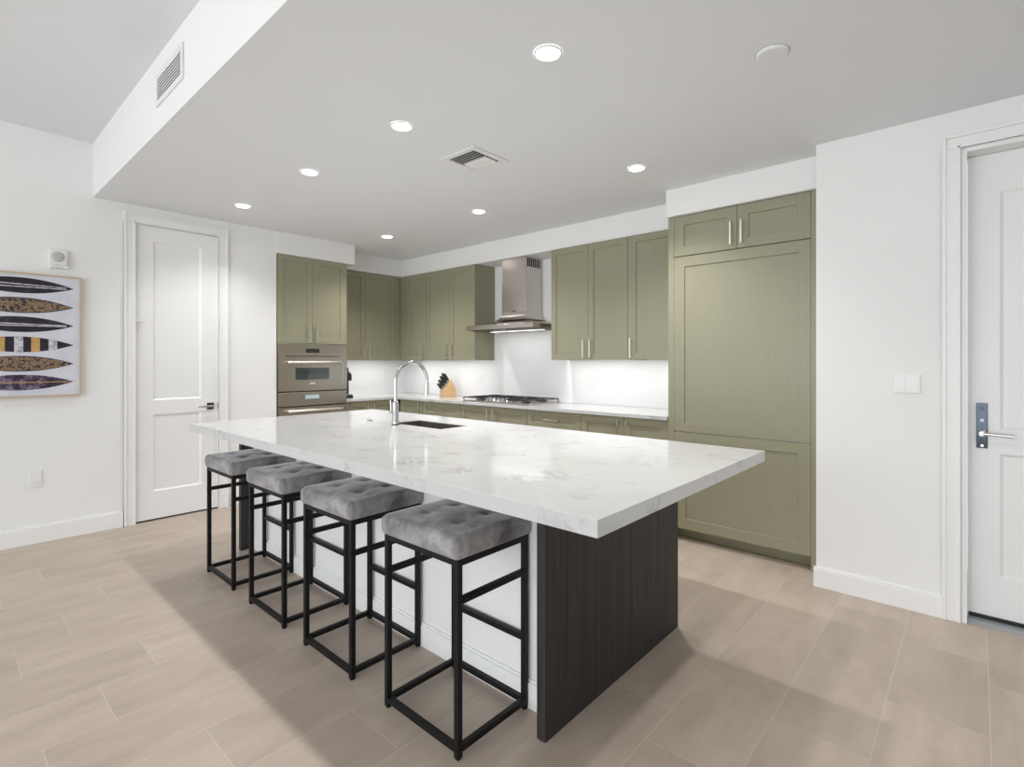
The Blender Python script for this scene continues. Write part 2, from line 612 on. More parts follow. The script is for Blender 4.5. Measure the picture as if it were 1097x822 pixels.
# casings
def casing(name, lo, hi, top, w, label, axis):
    m = MB()
    t = 0.020

    def bar(a0, a1, z0, z1, p):
        if axis == 'y':   # on the left wall, facing +X
            m.box(XL, XL + p, a0, a1, z0, z1)
        else:             # on the right wall, facing -Y
            m.box(a0, a1, YR - p, YR, z0, z1)
    s = 0.018
    for a0, a1 in ((lo - w, lo), (hi, hi + w)):
        out0, out1 = (a0, a0 + s) if a0 < lo else (a1 - s, a1)
        bar(a0 if a0 < lo else a0, a1, 0, top, t * 0.62)
        bar(out0, out1, 0, top + w, t)
        inn0, inn1 = (a1 - 0.012, a1) if a0 < lo else (a0, a0 + 0.012)
        bar(inn0, inn1, 0, top + 0.012, t * 0.85)
    bar(lo - w + s, hi + w - s, top, top + w - s, t * 0.62)
    bar(lo - w + s, hi + w - s, top + w - s, top + w, t)
    bar(lo - 0.012, hi + 0.012, top, top + 0.012, t * 0.85)
    struct(m.build(name, M['trim'], bevel=0.0025), label, 'door casing')


casing('trim_1', 1.118, 1.744, 2.462, 0.078, 'white casing around the narrow two panel door', 'y')
casing('trim_2', -0.066, 0.899, 2.412, 0.074, 'white casing around the entry door', 'x')
# jambs
jm = MB()
jm.box(XL - 0.11, XL + 0.002, D0, D0 + 0.011, 0, DT)
jm.box(XL - 0.11, XL + 0.002, D1 - 0.011, D1, 0, DT)
jm.box(XL - 0.11, XL + 0.002, D0 + 0.011, D1 - 0.011, DT - 0.011, DT)
struct(jm.build('trim_3', M['trim']), 'white jamb of the narrow two panel door', 'door jamb')
jm = MB()
jm.box(E0 - 0.014, E0 + 0.010, YR - 0.002, YR + 0.19, 0, ET)
jm.box(E1 - 0.010, E1 + 0.014, YR - 0.002, YR + 0.19, 0, ET)
jm.box(E0 + 0.010, E1 - 0.010, YR - 0.002, YR + 0.19, ET - 0.012, ET + 0.012)
struct(jm.build('trim_4', M['trim']), 'white jamb of the entry door', 'door jamb')

# left door: local x runs along world +Y, front faces world +X  (rot +90deg: local -Y -> +X)
dl = struct(thing('door_1', 'narrow white two panel door with a black square lever', 'door', (XL - 0.006, 1.4315, 0), PI / 2), 'narrow white two panel door with a black square lever', 'door')
hw = 0.309
MB().board(-hw, hw, 0.014, 2.452, 0.04, [(1.244 - 1.4315, 1.604 - 1.4315, 1.005, 2.335), (1.244 - 1.4315, 1.604 - 1.4315, 0.242, 0.886)], 0.010, 0.014, y=0.04).build('door_leaf', M['door'], dl)
for z in (2.226, 1.60, 0.943, 0.317):
    h = MB().lathe([(0.006, -0.05), (0.006, 0.05)], (-hw - 0.005, -0.004, z), 10)
    h.box(-hw - 0.002, -hw + 0.022, -0.0015, 0.0, z - 0.05, z + 0.05)
    h.build('hinge', M['nickel'] if z == 1.60 else M['trim'], dl)
MB().tube([(-hw - 0.004, -0.012, 1.655), (-hw + 0.03, -0.03, 1.655), (-hw + 0.055, -0.02, 1.645)], 0.005, 8).build('door_stop', M['nickel'], dl)
lv = MB().box(0.218, 0.272, -0.010, 0.0, 0.903, 0.960).build('handle', M['black_plastic'], dl, 0.002)
lvv = MB().tube([(0.245, -0.008, 0.933), (0.245, -0.045, 0.933)], 0.010, 12)
lvv.box(0.135, 0.255, -0.055, -0.043, 0.924, 0.940)
lvv.build('lever', M['nickel'], lv, 0.002)
MB().box(hw - 0.002, hw + 0.006, -0.004, 0.004, 0.900, 0.962).build('strike_plate', M['black_plastic'], dl, 0.001)
MB().box(-hw, hw, 0.004, 0.03, 0.0006, 0.0135).build('threshold_gap', M['dark'], dl)

# entry door on the right, front faces -Y
YD = 3.605
dr = struct(thing('door_2', 'white panelled entry door with a chrome keycard lock', 'door', (0.4165, YD, 0), 0), 'white panelled entry door with a chrome keycard lock', 'door')
hw = 0.457
px0, px1 = 0.081 - 0.4165, 0.752 - 0.4165
MB().board(-hw, hw, 0.030, 2.386, 0.044, [(px0, px1, 0.982, 2.190), (px0, px1, 0.235, 0.860)], 0.010, 0.014, y=0.044).build('door_leaf', M['door'], dr)
lk = MB().box(-0.424, -0.381, -0.010, 0.0, 0.884, 1.114).build('lock_plate', M['lock_chrome'], dr, 0.002)
lv = MB().lathe([(0.018, 0.0), (0.018, 0.016), (0.011, 0.018), (0.011, 0.05)], (-0.402, -0.010, 0.962), 20, 'y')
lv.tube([(-0.404, -0.056, 0.962), (-0.285, -0.056, 0.957)], 0.009, 12)
lv.build('lever', M['chrome'], lk)
MB().box(-0.409, -0.395, -0.013, -0.0102, 1.020, 1.034).build('card_reader_light', M['plastic'], lk)
MB().lathe([(0.006, 0), (0.006, 0.003)], (-0.402, -0.0102, 0.897), 14, 'y').build('keyhole_cover', M['nickel'], lk)
MB().lathe([(0.010, 0), (0.009, 0.004)], (-0.402, -0.0102, 1.085), 18, 'y').build('card_sensor', M['display'], lk)
MB().box(-hw + 0.003, hw - 0.003, -0.012, -0.001, 0.0135, 0.030).build('door_sweep', M['dark'], dr)
th = MB().prism([(YR + 0.022, 0.0005), (YD + 0.06, 0.0005), (YD + 0.06, 0.012), (YR + 0.05, 0.012), (YR + 0.022, 0.006)], 'x', E0 + 0.012, E1 - 0.012)
struct(th.build('trim_5', M['sweep']), 'silver threshold plate under the entry door', 'threshold')

# ---------------------------------------------------------------- cabinetry
RAIL = 0.058


def handle_v(parent, x, z0, z1, yf, mat=None):
    """vertical bar pull in front of a face at local y = yf"""
    m = MB()
    m.box(x - 0.0055, x + 0.0055, yf - 0.036, yf - 0.026, z0, z1)
    for z in (z0 + 0.012, z1 - 0.012):
        m.box(x - 0.005, x + 0.005, yf - 0.027, yf, z - 0.005, z + 0.005)
    return m.build('handle', mat or M['nickel'], parent, 0.0015)


def handle_h(parent, x, z, half, yf):
    m = MB()
    m.box(x - half, x + half, yf - 0.036, yf - 0.026, z - 0.0055, z + 0.0055)
    for q in (x - half + 0.012, x + half - 0.012):
        m.box(q - 0.005, q + 0.005, yf - 0.027, yf, z - 0.005, z + 0.005)
    return m.build('handle', M['nickel'], parent, 0.0015)


def shaker(parent, name, x0, x1, z0, z1, yf=0.0, rail=RAIL, t=0.020, g=0.0016, rl=None):
    r = rl or rail
    return MB().board(x0 + g, x1 - g, z0 + g, z1 - g, t, [(x0 + r, x1 - r, z0 + rail, z1 - rail)], 0.009, 0.0025, y=yf + t).build(name, M['green'], parent)


def added_batten(parent, x0, x1, z, y):
    """slim led batten added under a wall cabinet to brighten the backsplash"""
    MB().box(x0, x1, y - 0.012, y + 0.012, z - 0.008, z - 0.0005).build('added_batten', M['led'], parent)
    l = bpy.data.lights.new('added_batten_light', 'AREA')  # added source that lifts the brightness of the splash
    l.shape = 'RECTANGLE'
    l.size, l.size_y = x1 - x0, 0.02
    l.energy = ADDED_LED_POWER * (x1 - x0)
    l.color = (1.0, 0.99, 0.98)
    lo = bpy.data.objects.new('added_batten_light', l)
    lo.location = ((x0 + x1) / 2, y, z - 0.010)
    lo.parent = parent
    COL.objects.link(lo)


def carcass(parent, x0, x1, z0, z1, depth, t=0.0205, lip=0.0):
    m = MB().box(x0, x1, t, depth, z0 + lip, z1)
    if lip:
        m.box(x0, x0 + 0.016, t, depth, z0, z0 + lip)
        m.box(x1 - 0.016, x1, t, depth, z0, z0 + lip)
    return m.build('carcass', M['green'], parent)


UF = 3.970   # door faces of the wall cabinets, 2 cm before the soffit
UZ0, UZ1 = 1.345, 2.396

# wall cabinets right of the hood (faces look to -Y; local y = 0 at the door face)
c = thing('wall_cabinet', 'two door olive wall cabinet just right of the range hood', 'cabinet', (0, UF, 0))
carcass(c, -3.050, -2.231, UZ0, UZ1, YB - UF - 0.002, lip=0.022)
added_batten(c, -3.00, -2.28, UZ0 + 0.0215, 0.06)
d = shaker(c, 'door', -3.050, -2.632, UZ0, UZ1); handle_v(d, -2.670, 1.362, 1.528, 0)
d = shaker(c, 'door', -2.632, -2.231, UZ0, UZ1); handle_v(d, -2.600, 1.362, 1.528, 0)
c = thing('wall_cabinet', 'single door olive wall cabinet beside the tall refrigerator cabinet', 'cabinet', (0, UF, 0))
carcass(c, -2.230, -1.746, UZ0, UZ1, YB - UF - 0.002, lip=0.022)
added_batten(c, -2.18, -1.80, UZ0 + 0.0215, 0.06)
d = shaker(c, 'door', -2.230, -1.746, UZ0, UZ1, rl=0.078); handle_v(d, -2.193, 1.360, 1.526, 0)
# wall cabinets left of the hood
c = thing('wall_cabinet', 'two door olive wall cabinet just left of the range hood', 'cabinet', (0, UF, 0))
carcass(c, -4.935, -4.100, UZ0, UZ1, YB - UF - 0.002, lip=0.022)
added_batten(c, -4.88, -4.15, UZ0 + 0.0215, 0.06)
d = shaker(c, 'door', -4.935, -4.512, UZ0, UZ1); handle_v(d, -4.553, 1.362, 1.528, 0)
d = shaker(c, 'door', -4.512, -4.100, UZ0, UZ1); handle_v(d, -4.470, 1.362, 1.528, 0)
c = thing('wall_cabinet', 'single door olive wall cabinet in the kitchen corner', 'cabinet', (0, UF, 0))
carcass(c, -5.4605, -4.937, UZ0, UZ1, YB - UF - 0.002, lip=0.022)
added_batten(c, -5.40, -4.99, UZ0 + 0.0215, 0.06)
d = shaker(c, 'door', -5.330, -4.937, UZ0, UZ1); handle_v(d, -4.980, 1.362, 1.528, 0)
MB().box(-5.4605, -5.333, 0.002, 0.020, UZ0, UZ1).build('filler_strip', M['green'], c)
# wall cabinet on the alcove wall: local x -> world +Y, face to +X
c = thing('wall_cabinet', 'two door olive wall cabinet between the corner and the ovens', 'cabinet', (-5.462, 0, 0), PI / 2)
carcass(c, 3.045, 3.968, UZ0, UZ1, 0.315, lip=0.022)
added_batten(c, 3.10, 3.90, UZ0 + 0.0215, 0.06)
d = shaker(c, 'door', 3.045, 3.470, UZ0, UZ1); handle_v(d, 3.436, 1.362, 1.528, 0)
d = shaker(c, 'door', 3.470, 3.890, UZ0, UZ1); handle_v(d, 3.506, 1.362, 1.528, 0)
MB().box(3.893, 3.968, 0.002, 0.020, UZ0, UZ1).build('filler_strip', M['green'], c)


# oven tower: local x -> world +Y
OX = -5.122
c = thing('oven_cabinet', 'tall olive cabinet that houses the built in ovens', 'cabinet', (OX, 0, 0), PI / 2)
cb = MB()
cb.box(2.268, 2.300, 0.0205, 0.655, 0.0, 2.394)
cb.box(3.000, 3.030, 0.0205, 0.655, 0.0, 2.394)
cb.box(2.300, 3.000, 0.0205, 0.655, 1.508, 2.394)
cb.box(2.300, 3.000, 0.60, 0.655, 0.0, 1.508)
cb.box(2.300, 3.000, 0.0205, 0.60, 0.0, 0.100)
cb.box(2.300, 3.000, 0.0205, 0.60, 0.270, 0.290)
cb.build('carcass', M['green'], c)
d = shaker(c, 'door', 2.272, 2.636, 1.512, 2.394); handle_v(d, 2.598, 1.530, 1.695, 0)
d = shaker(c, 'door', 2.636, 3.026, 1.512, 2.394, rl=0.075); handle_v(d, 2.674, 1.530, 1.695, 0)
d = MB().board(2.272, 3.026, 0.102, 0.283, 0.020, [(2.33, 2.968, 0.15, 0.235)], 0.009, 0.0025, y=0.020).build('drawer', M['green'], c)
handle_h(d, 2.649, 0.192, 0.10, 0)

# upper speed oven
o = thing('wall_oven', 'upper stainless speed oven with a small window and black display', 'oven', (OX, 0, 0), PI / 2)
b = MB()
b.box(2.302, 2.998, 0.012, 0.50, 1.030, 1.506)
b.build('body', M['steel_h'], o)
MB().box(2.278, 3.022, -0.004, 0.0195, 1.392, 1.506).build('control_panel', M['steel_h'], o, 0.002)
MB().box(2.560, 2.705, -0.006, -0.0042, 1.420, 1.462).build('display', M['display'], o)
vg = MB().box(2.278, 3.022, 0.002, 0.0195, 1.377, 1.3915)
vg.build('vent_strip', M['steel_h'], o)
vs = MB()
for k in range(16):
    x = 2.36 + k * 0.0365
    vs.box(x, x + 0.026, -0.001, 0.0018, 1.381, 1.388)
vs.build('vent_slot', M['dark'], o)
dd = MB()
dd.board(2.278, 3.022, 1.034, 1.3765, 0.030, [(2.322, 2.978, 1.070, 1.352)], 0.004, 0.0012, y=0.0195)
dd = dd.build('oven_door', M['steel_h'], o)
MB().box(2.450, 2.815, -0.0080, -0.0067, 1.145, 1.268).build('window', M['glass_dark'], dd, 0.0005)
hd = MB().tube([(2.355, -0.052, 1.322), (2.935, -0.052, 1.322)], 0.011, 14)
for x in (2.40, 2.89):
    hd.box(x - 0.008, x + 0.008, -0.052, -0.004, 1.315, 1.329)
hd.build('handle', M['nickel'], dd)
MB().box(2.600, 2.660, -0.0080, -0.0067, 1.100, 1.109).build('badge', M['plastic'], dd)
# lower oven with its own panel
o = thing('wall_oven', 'lower stainless oven with a pale blue lit display', 'oven', (OX, 0, 0), PI / 2)
MB().box(2.302, 2.998, 0.012, 0.50, 0.292, 1.022).build('body', M['steel_h'], o)
MB().box(2.278, 3.022, -0.004, 0.0195, 0.882, 1.020).build('control_panel', M['steel_h'], o, 0.002)
MB().box(2.555, 2.705, -0.006, -0.0042, 0.948, 0.988).build('display', M['display_pale'], o)
MB().box(2.278, 3.022, 0.004, 0.0195, 1.0205, 1.0285).build('seam', M['dark'], o)
MB().box(2.278, 3.022, 0.004, 0.0195, 0.871, 0.8815).build('seam', M['dark'], o)
dd = MB().board(2.278, 3.022, 0.294, 0.870, 0.030, [(2.322, 2.978, 0.33, 0.77)], 0.004, 0.0012, y=0.0195).build('oven_door', M['steel_h'], o)
MB().box(2.42, 2.88, -0.0080, -0.0067, 0.42, 0.70).build('window', M['glass_dark'], dd, 0.0005)
hd = MB().tube([(2.355, -0.056, 0.832), (2.945, -0.056, 0.832)], 0.011, 14)
for x in (2.40, 2.90):
    hd.box(x - 0.008, x + 0.008, -0.056, -0.010, 0.825, 0.839)
hd.build('handle', M['nickel'], dd)

# refrigerator behind cabinet panels
FY = 3.71
c = thing('refrigerator_cabinet', 'olive surround and two small doors above the refrigerator', 'cabinet', (0, FY, 0))
fb = MB()
fb.box(-1.742, -1.697, 0.004, 0.575, 0.0, 2.404)
fb.box(-0.786, -0.717, -0.006, 0.575, 0.0, 2.404)
fb.box(-1.697, -0.786, 0.0205, 0.575, 2.108, 2.404)
fb.build('surround', M['green'], c)
d = shaker(c, 'door', -1.695, -1.240, 2.109, 2.404, rail=0.068, rl=0.076); handle_v(d, -1.276, 2.138, 2.298, 0)
d = shaker(c, 'door', -1.240, -0.788, 2.109, 2.404, rail=0.068, rl=0.076); handle_v(d, -1.204, 2.138, 2.298, 0)
f = thing('refrigerator', 'built in refrigerator hidden behind tall plain olive panels', 'refrigerator', (0, FY, 0))
MB().box(-1.690, -0.793, 0.022, 0.56, 0.10, 2.100).build('body', M['plastic'], f)
MB().board(-1.694, -0.789, 0.812, 2.103, 0.020, [(-1.616, -0.860, 0.876, 2.030)], 0.009, 0.0025, y=0.0205).build('door', M['green'], f)
MB().board(-1.694, -0.789, 0.094, 0.806, 0.020, [(-1.606, -0.860, 0.168, 0.738)], 0.009, 0.0025, y=0.0205).build('freezer_drawer', M['green'], f)
MB().box(-1.694, -0.789, 0.105, 0.120, 0.002, 0.098).build('toe_grille', M['green'], f)

# base cabinets
BY = 3.722
BZ0, BZ1 = 0.105, 0.882


def base(label, x0, x1, kind, hx=None, loc=(0, BY, 0), rotz=0.0, depth=YB - BY - 0.002):
    c = thing('base_cabinet', label, 'cabinet', loc, rotz)
    m = MB().box(x0, x1, 0.0205, depth, BZ0 - 0.002, BZ1 + 0.001)
    m.build('carcass', M['green'], c)
    MB().box(x0, x1, 0.070, 0.085, 0.0, BZ0 - 0.002).build('toe_kick', M['dark'], c)
    w = (x1 - x0)
    if kind == 'doors':
        mid = (x0 + x1) / 2 if hx is None else hx
        d = shaker(c, 'door', x0, mid, BZ0, BZ1, rail=0.062, rl=0.062); handle_v(d, mid - 0.040, 0.70, 0.856, 0)
        d = shaker(c, 'door', mid, x1, BZ0, BZ1, rail=0.062, rl=0.062); handle_v(d, mid + 0.040, 0.70, 0.856, 0)
    elif kind == 'door':
        d = shaker(c, 'door', x0, x1, BZ0, BZ1, rail=0.062); handle_v(d, hx, 0.70, 0.856, 0)
    elif kind == 'drawers':
        for z0, z1 in ((0.725, BZ1), (0.415, 0.725), (BZ0, 0.415)):
            d = shaker(c, 'drawer', x0, x1, z0, z1, rail=0.045, rl=0.062)
            handle_h(d, (x0 + x1) / 2, (z0 + z1) / 2, 0.082, 0)
    return c


base('olive corner base cabinet with one tall vertical pull', -5.115, -4.692, 'door', hx=-4.735)
base('olive drawer base cabinet below the knife block', -4.690, -4.062, 'drawers')
base('two door olive base cabinet directly under the gas cooktop', -4.060, -3.146, 'doors')
base('olive drawer base cabinet right of the gas cooktop', -3.144, -2.542, 'drawers')
base('two door olive base cabinet nearest the refrigerator', -2.540, -1.746, 'doors', hx=-2.128)
base('two door olive base cabinet on the short counter beside the ovens', 3.032, 3.716, 'doors', hx=3.35, loc=(-5.182, 0, 0), rotz=PI / 2, depth=0.59)

# L-shaped worktop and splash
wt = MB().prism([(XA, 3.031), (-5.155, 3.031), (-5.155, 3.695), (-1.7445, 3.695), (-1.7445, YB), (XA, YB)], 'z', 0.8845, CT)
tag(wt.build('worktop', M['quartz'], bevel=0.002), 'white quartz worktop turning the corner under the wall cabinets', 'countertop')
sp = MB().box(XA + 0.012, -1.7445, YB - 0.012, YB, CT + 0.001, UZ0 - 0.0015)
sp.box(-4.098, -3.052, YB - 0.012, YB, UZ0 - 0.0015, 1.70)
sp.box(XA, XA + 0.012, 3.032, YB, CT + 0.001, UZ0 - 0.0015)
struct(sp.build('wall_backsplash', M['splash']), 'white slab backsplash above the kitchen worktop', 'backsplash')

# ---------------------------------------------------------------- range hood
HX0, HX1, HY0, HZ = -4.072, -3.112, 3.775, 1.655
hx = -3.575
h = thing('range_hood', 'stainless chimney range hood over the gas cooktop', 'range hood', (hx, YB - 0.013, 0))
w2 = 0.455
dep = YB - 0.013 - HY0
cw, cy = 0.168, 0.255
rim = MB().box(-w2, w2, -dep, 0, HZ, HZ + 0.045)
z0, z1 = HZ + 0.045, HZ + 0.100
vs = [(-w2, -dep, z0), (w2, -dep, z0), (w2, 0, z0), (-w2, 0, z0), (-cw - .012, -cy - .012, z1), (cw + .012, -cy - .012, z1), (cw + .012, 0, z1), (-cw - .012, 0, z1)]
rim.add(vs, [(0, 1, 5, 4), (1, 2, 6, 5), (2, 3, 7, 6), (3, 0, 4, 7), (4, 5, 6, 7)])
rim.build('canopy', M['steel_h'], h, 0.002)
MB().box(-w2 + 0.03, w2 - 0.03, -dep + 0.03, -0.03, HZ - 0.006, HZ - 0.0005).build('filter', M['cavity'], h)
# chimney: flared skirt, lower sleeve, upper sleeve
ch = MB()
prof = [(0.060, z1 + 0.0005), (0.034, z1 + 0.012), (0.014, z1 + 0.034), (0.004, z1 + 0.06), (0.0, z1 + 0.09), (0.0, 2.150)]
rings = [[(-cw - e, -cy - e, z), (cw + e, -cy - e, z), (cw + e, 0, z), (-cw - e, 0, z)] for e, z in prof]
for i in range(len(rings) - 1):
    ch.add(rings[i] + rings[i + 1], [(k, (k + 1) % 4, 4 + (k + 1) % 4, 4 + k) for k in range(4)])
ch.build('chimney', M['steel'], h)
up = MB().box(-cw + 0.004, cw - 0.004, -cy + 0.004, 0, 2.140, 2.399).build('chimney_sleeve', M['steel'], h)
sl = MB()
for k in range(7):
    y = -cy + 0.020 + k * 0.031
    sl.box(cw - 0.0042, cw - 0.003, y, y + 0.020, 2.30, 2.385)
sl.build('vent_slot', M['dark'], up)
MB().box(-0.03, 0.03, -cy - 0.0012, -cy - 0.0002, 1.846, 1.858).build('badge', M['cavity'], h)
bt = MB()
for k in range(5):
    bt.lathe([(0.010, 0), (0.009, 0.006)], (-0.10 + k * 0.035, -dep + 0.06, HZ - 0.0125), 12)
bt.build('button', M['plastic'], h)
MB().box(-0.36, 0.36, -0.235, -0.195, HZ - 0.010, HZ - 0.0065).build('added_hood_lamp', M['led'], h)  # lamp bar added under the hood to brighten the splash
l = bpy.data.lights.new('added_hood_light', 'AREA')  # light of the added bar
l.shape = 'RECTANGLE'
l.size, l.size_y = 0.72, 0.04
l.energy = 0.55
l.color = (1.0, 0.99, 0.97)
lo = bpy.data.objects.new('added_hood_light', l)
lo.location = (0, -0.215, HZ - 0.0115)
lo.parent = h
COL.objects.link(lo)

# ---------------------------------------------------------------- gas cooktop
k = thing('gas_cooktop', 'stainless gas cooktop with black cast iron grates', 'cooktop', (-3.605, 3.995, CT))
MB().box(-0.455, 0.455, -0.255, 0.262, 0.0008, 0.012).build('tray', M['steel_h'], k, 0.004)
for bx, by, br in ((-0.31, -0.11, 0.04), (-0.31, 0.14, 0.034), (0, 0.06, 0.055), (0.31, -0.11, 0.034), (0.31, 0.14, 0.04)):
    q = MB().lathe([(br + 0.014, 0.0122), (br + 0.012, 0.020), (br, 0.022), (br, 0.030), (br - 0.006, 0.033)], (bx, by, 0), 24)
    q.build('burner', M['iron'], k)
for gx in (-0.30, 0.0, 0.30):
    g = MB()
    x0, x1, y0, y1 = gx - 0.142, gx + 0.142, -0.238 if gx else -0.10, 0.238
    t = 0.0045
    zt0, zt1 = 0.036, 0.045
    for x in (x0, x1):
        g.box(x - t, x + t, y0, y1, zt0, zt1)
    for y in (y0, (y0 + y1) / 2, y1):
        g.box(x0, x1, y - t, y + t, zt0, zt1)
    for x in (gx - 0.05, gx + 0.05):
        g.box(x - t * 0.8, x + t * 0.8, y0, y1, zt0 + 0.002, zt1 + 0.002)
    for x in (x0, x1):
        for y in (y0, y1):
            g.box(x - t, x + t, y - t, y + t, 0.0125, zt0)
    g.build('grate', M['iron'], k, 0.0015)
for i in range(5):
    q = MB().lathe([(0.022, 0.0122), (0.021, 0.018), (0.017, 0.020), (0.015, 0.046), (0.012, 0.048)], (-0.112 + i * 0.056, -0.175, 0), 20)
    q.build('knob', M['chrome'], k)

# ---------------------------------------------------------------- knife block and knives
KB = (-4.695, 4.105, CT)
KR = math.radians(-18)   # the slotted face looks out over the worktop
kb = thing('knife_block', 'slanted wooden knife block standing on the back worktop', 'knife block', KB, KR)
# side profile in local (y,z), extruded along x; front (low side) is -Y
MB().prism([(-0.085, 0.001), (0.085, 0.001), (0.085, 0.075), (0.018, 0.200), (-0.085, 0.075)], 'x', -0.052, 0.052).build('block', M['blockwood'], kb, 0.003)
tilt = Vector((0, -0.55, 0.83)).normalized()
fn = Vector((0, -0.125, 0.103)).normalized()
spots = []
for u in (0.86, 0.60, 0.34):
    for x in (-0.032, 0.0, 0.032):
        p = Vector((x, -0.085 + 0.103 * u, 0.075 + 0.125 * u)) + fn * 0.009
        spots.append((p.x, p.y, p.z))
for x in (-0.020, 0.020):
    p = Vector((x, -0.085 + 0.103 * 0.10, 0.075 + 0.125 * 0.10)) + fn * 0.009
    spots.append((p.x, p.y, p.z))
KL = ['top row knife furthest from the hood', 'top row knife in the middle', 'top row knife nearest the hood',
      'middle row knife furthest from the hood', 'centre knife of the block', 'middle row knife nearest the hood',
      'lower row knife furthest from the hood', 'lower row knife in the middle', 'lower row knife nearest the hood',
      'low front knife furthest from the hood', 'low front knife nearest the hood']
rz = Matrix.Rotation(KR, 4, 'Z')


def knife(label, x, y, z, L):
    base_p = Vector((x, y, z))
    wp = rz @ base_p + Vector(KB)
    kn = thing('knife', label, 'knife', wp, KR, 'knives in the wooden block')
    pts = [tilt * 0.008, tilt * 0.02, tilt * (L * 0.5), tilt * L]
    m = MB().tube(pts, 0.01, 10, radii=[0.010, 0.013, 0.0115, 0.014])
    m.build('handle', M['black_plastic'], kn, 0.001)
    MB().tube([tilt * 0.001, tilt * 0.0078], 0.0088, 10).build('bolster', M['steel'], kn)
    return kn


for i, (x, y, z) in enumerate(spots):
    knife('black handled ' + KL[i], x, y, z, (0.105, 0.095, 0.10, 0.10, 0.105, 0.09, 0.09, 0.085, 0.085, 0.075, 0.07)[i])

# ---------------------------------------------------------------- coffee machine, partly behind the oven tower
cm = thing('coffee_machine', 'slim black coffee machine peeking out beside the ovens', 'coffee machine', (-5.50, 3.175, CT), PI / 2)
# local x -> world +Y, front (-Y local) -> world +X
MB().prism([(-0.165, 0.001), (0.15, 0.001), (0.15, 0.045), (-0.165, 0.030)], 'x', -0.06, 0.06).build('base', M['black_plastic'], cm, 0.006)
MB().prism([(-0.085, 0.0425), (0.15, 0.046), (0.15, 0.33), (0.09, 0.36), (-0.075, 0.345)], 'x', -0.055, 0.055).build('tower', M['black_plastic'], cm, 0.010)
MB().prism([(-0.155, 0.195), (-0.0865, 0.205), (-0.0865, 0.30), (-0.12, 0.295), (-0.155, 0.265)], 'x', -0.05, 0.05).build('brew_head', M['black_plastic'], cm, 0.010)
MB().tube([(0, -0.10, 0.298), (0, -0.09, 0.352), (0, -0.03, 0.385), (0, 0.05, 0.380)], 0.014, 12).build('lever', M['black_plastic'], cm)
MB().lathe([(0.012, 0), (0.016, 0.025)], (0, -0.120, 0.171), 14).build('spout', M['black_plastic'], cm)
MB().box(-0.05, 0.05, -0.155, -0.09, 0.034, 0.0415).build('drip_tray', M['steel_h'], cm)

# ---------------------------------------------------------------- island
IX0, IX1, IY0, IY1, IT = -3.965, -0.743, 1.166, 2.603, 0.911
IB = 0.8615
isl = thing('kitchen_island', 'island base with dark wood end panels and a white knee panel', 'kitchen island', (0, 0, 0))
SX0, SX1, SY0, SY1 = -2.985, -2.468, 2.098, 2.338
xs, ys = [IX0, SX0, SX1, IX1], [IY0, SY0, SY1, IY1]
top = MB()
for z, flip in ((IT, False), (IB, True)):
    for i in range(3):
        for j in range(3):
            if i == 1 and j == 1:
                continue
            q = [(xs[i], ys[j], z), (xs[i + 1], ys[j], z), (xs[i + 1], ys[j + 1], z), (xs[i], ys[j + 1], z)]
            top.add(q, [(3, 2, 1, 0) if flip else (0, 1, 2, 3)])


def wallq(a, b):
    top.add([(a[0], a[1], IB), (b[0], b[1], IB), (b[0], b[1], IT), (a[0], a[1], IT)], [(0, 1, 2, 3)])


for i in range(3):
    wallq((xs[i], IY0), (xs[i + 1], IY0))
    wallq((xs[i + 1], IY1), (xs[i], IY1))
    wallq((IX1, ys[i]), (IX1, ys[i + 1]))
    wallq((IX0, ys[i + 1]), (IX0, ys[i]))
wallq((SX1, SY0), (SX0, SY0)); wallq((SX0, SY1), (SX1, SY1)); wallq((SX0, SY0), (SX0, SY1)); wallq((SX1, SY1), (SX1, SY0))
tag(top.build('island_worktop', M['quartz'], None, 0.002, weld=True), 'thick white quartz slab lying on the island base with a sink cut out', 'countertop')
PB = IB - 0.0008
MB().box(-1.158, -1.120, 1.424, 2.497, 0.0, PB).build('end_panel', M['darkwood'], isl, 0.001)['label'] = 'dark wood end panel facing the entry door'
MB().box(-3.893, -3.855, 1.455, 2.497, 0.0, PB).build('end_panel', M['darkwood'], isl, 0.001)['label'] = 'dark wood end panel facing the narrow white door'
bp = MB()
bp.box(-3.8545, -1.1585, 1.540, 1.56, 0.0, PB)
bp.build('back_panel', M['trim'], isl)['label'] = 'white knee panel behind the stools'
kbm = MB()
kbm.box(-3.8545, -1.1585, 1.526, 1.5398, 0.0, 0.098)
kbm.box(-3.8545, -1.1585, 1.532, 1.5398, 0.098, 0.110)
kbm.build('baseboard', M['trim'], isl, 0.002)
cc = MB()
cc.box(-3.8545, SX0 - 0.03, 1.5605, 2.455, 0.10, PB)
cc.box(SX1 + 0.03, -1.1585, 1.5605, 2.455, 0.10, PB)
cc.box(SX0 - 0.03, SX1 + 0.03, 1.5605, 2.455, 0.10, 0.60)
cc.box(-3.8545, -1.1585, 1.5605, 2.40, 0.0, 0.10)
cc.build('carcass', M['green'], isl)
for i in range(6):
    x0 = -3.8545 + i * 0.4493
    w = MB().board(-x0 - 0.4493 + 0.0016, -x0 - 0.0016, 0.105, PB - 0.006, 0.02, [(-x0 - 0.4493 + 0.06, -x0 - 0.06, 0.165, PB - 0.066)], 0.009, 0.0025, y=0.0)
    dd = w.build('door', M['green'], isl, loc=(0, 2.457, 0), rotz=PI)
    handle_v(dd, -x0 - (0.04 if i % 2 else 0.41), 0.69, 0.85, -0.02)

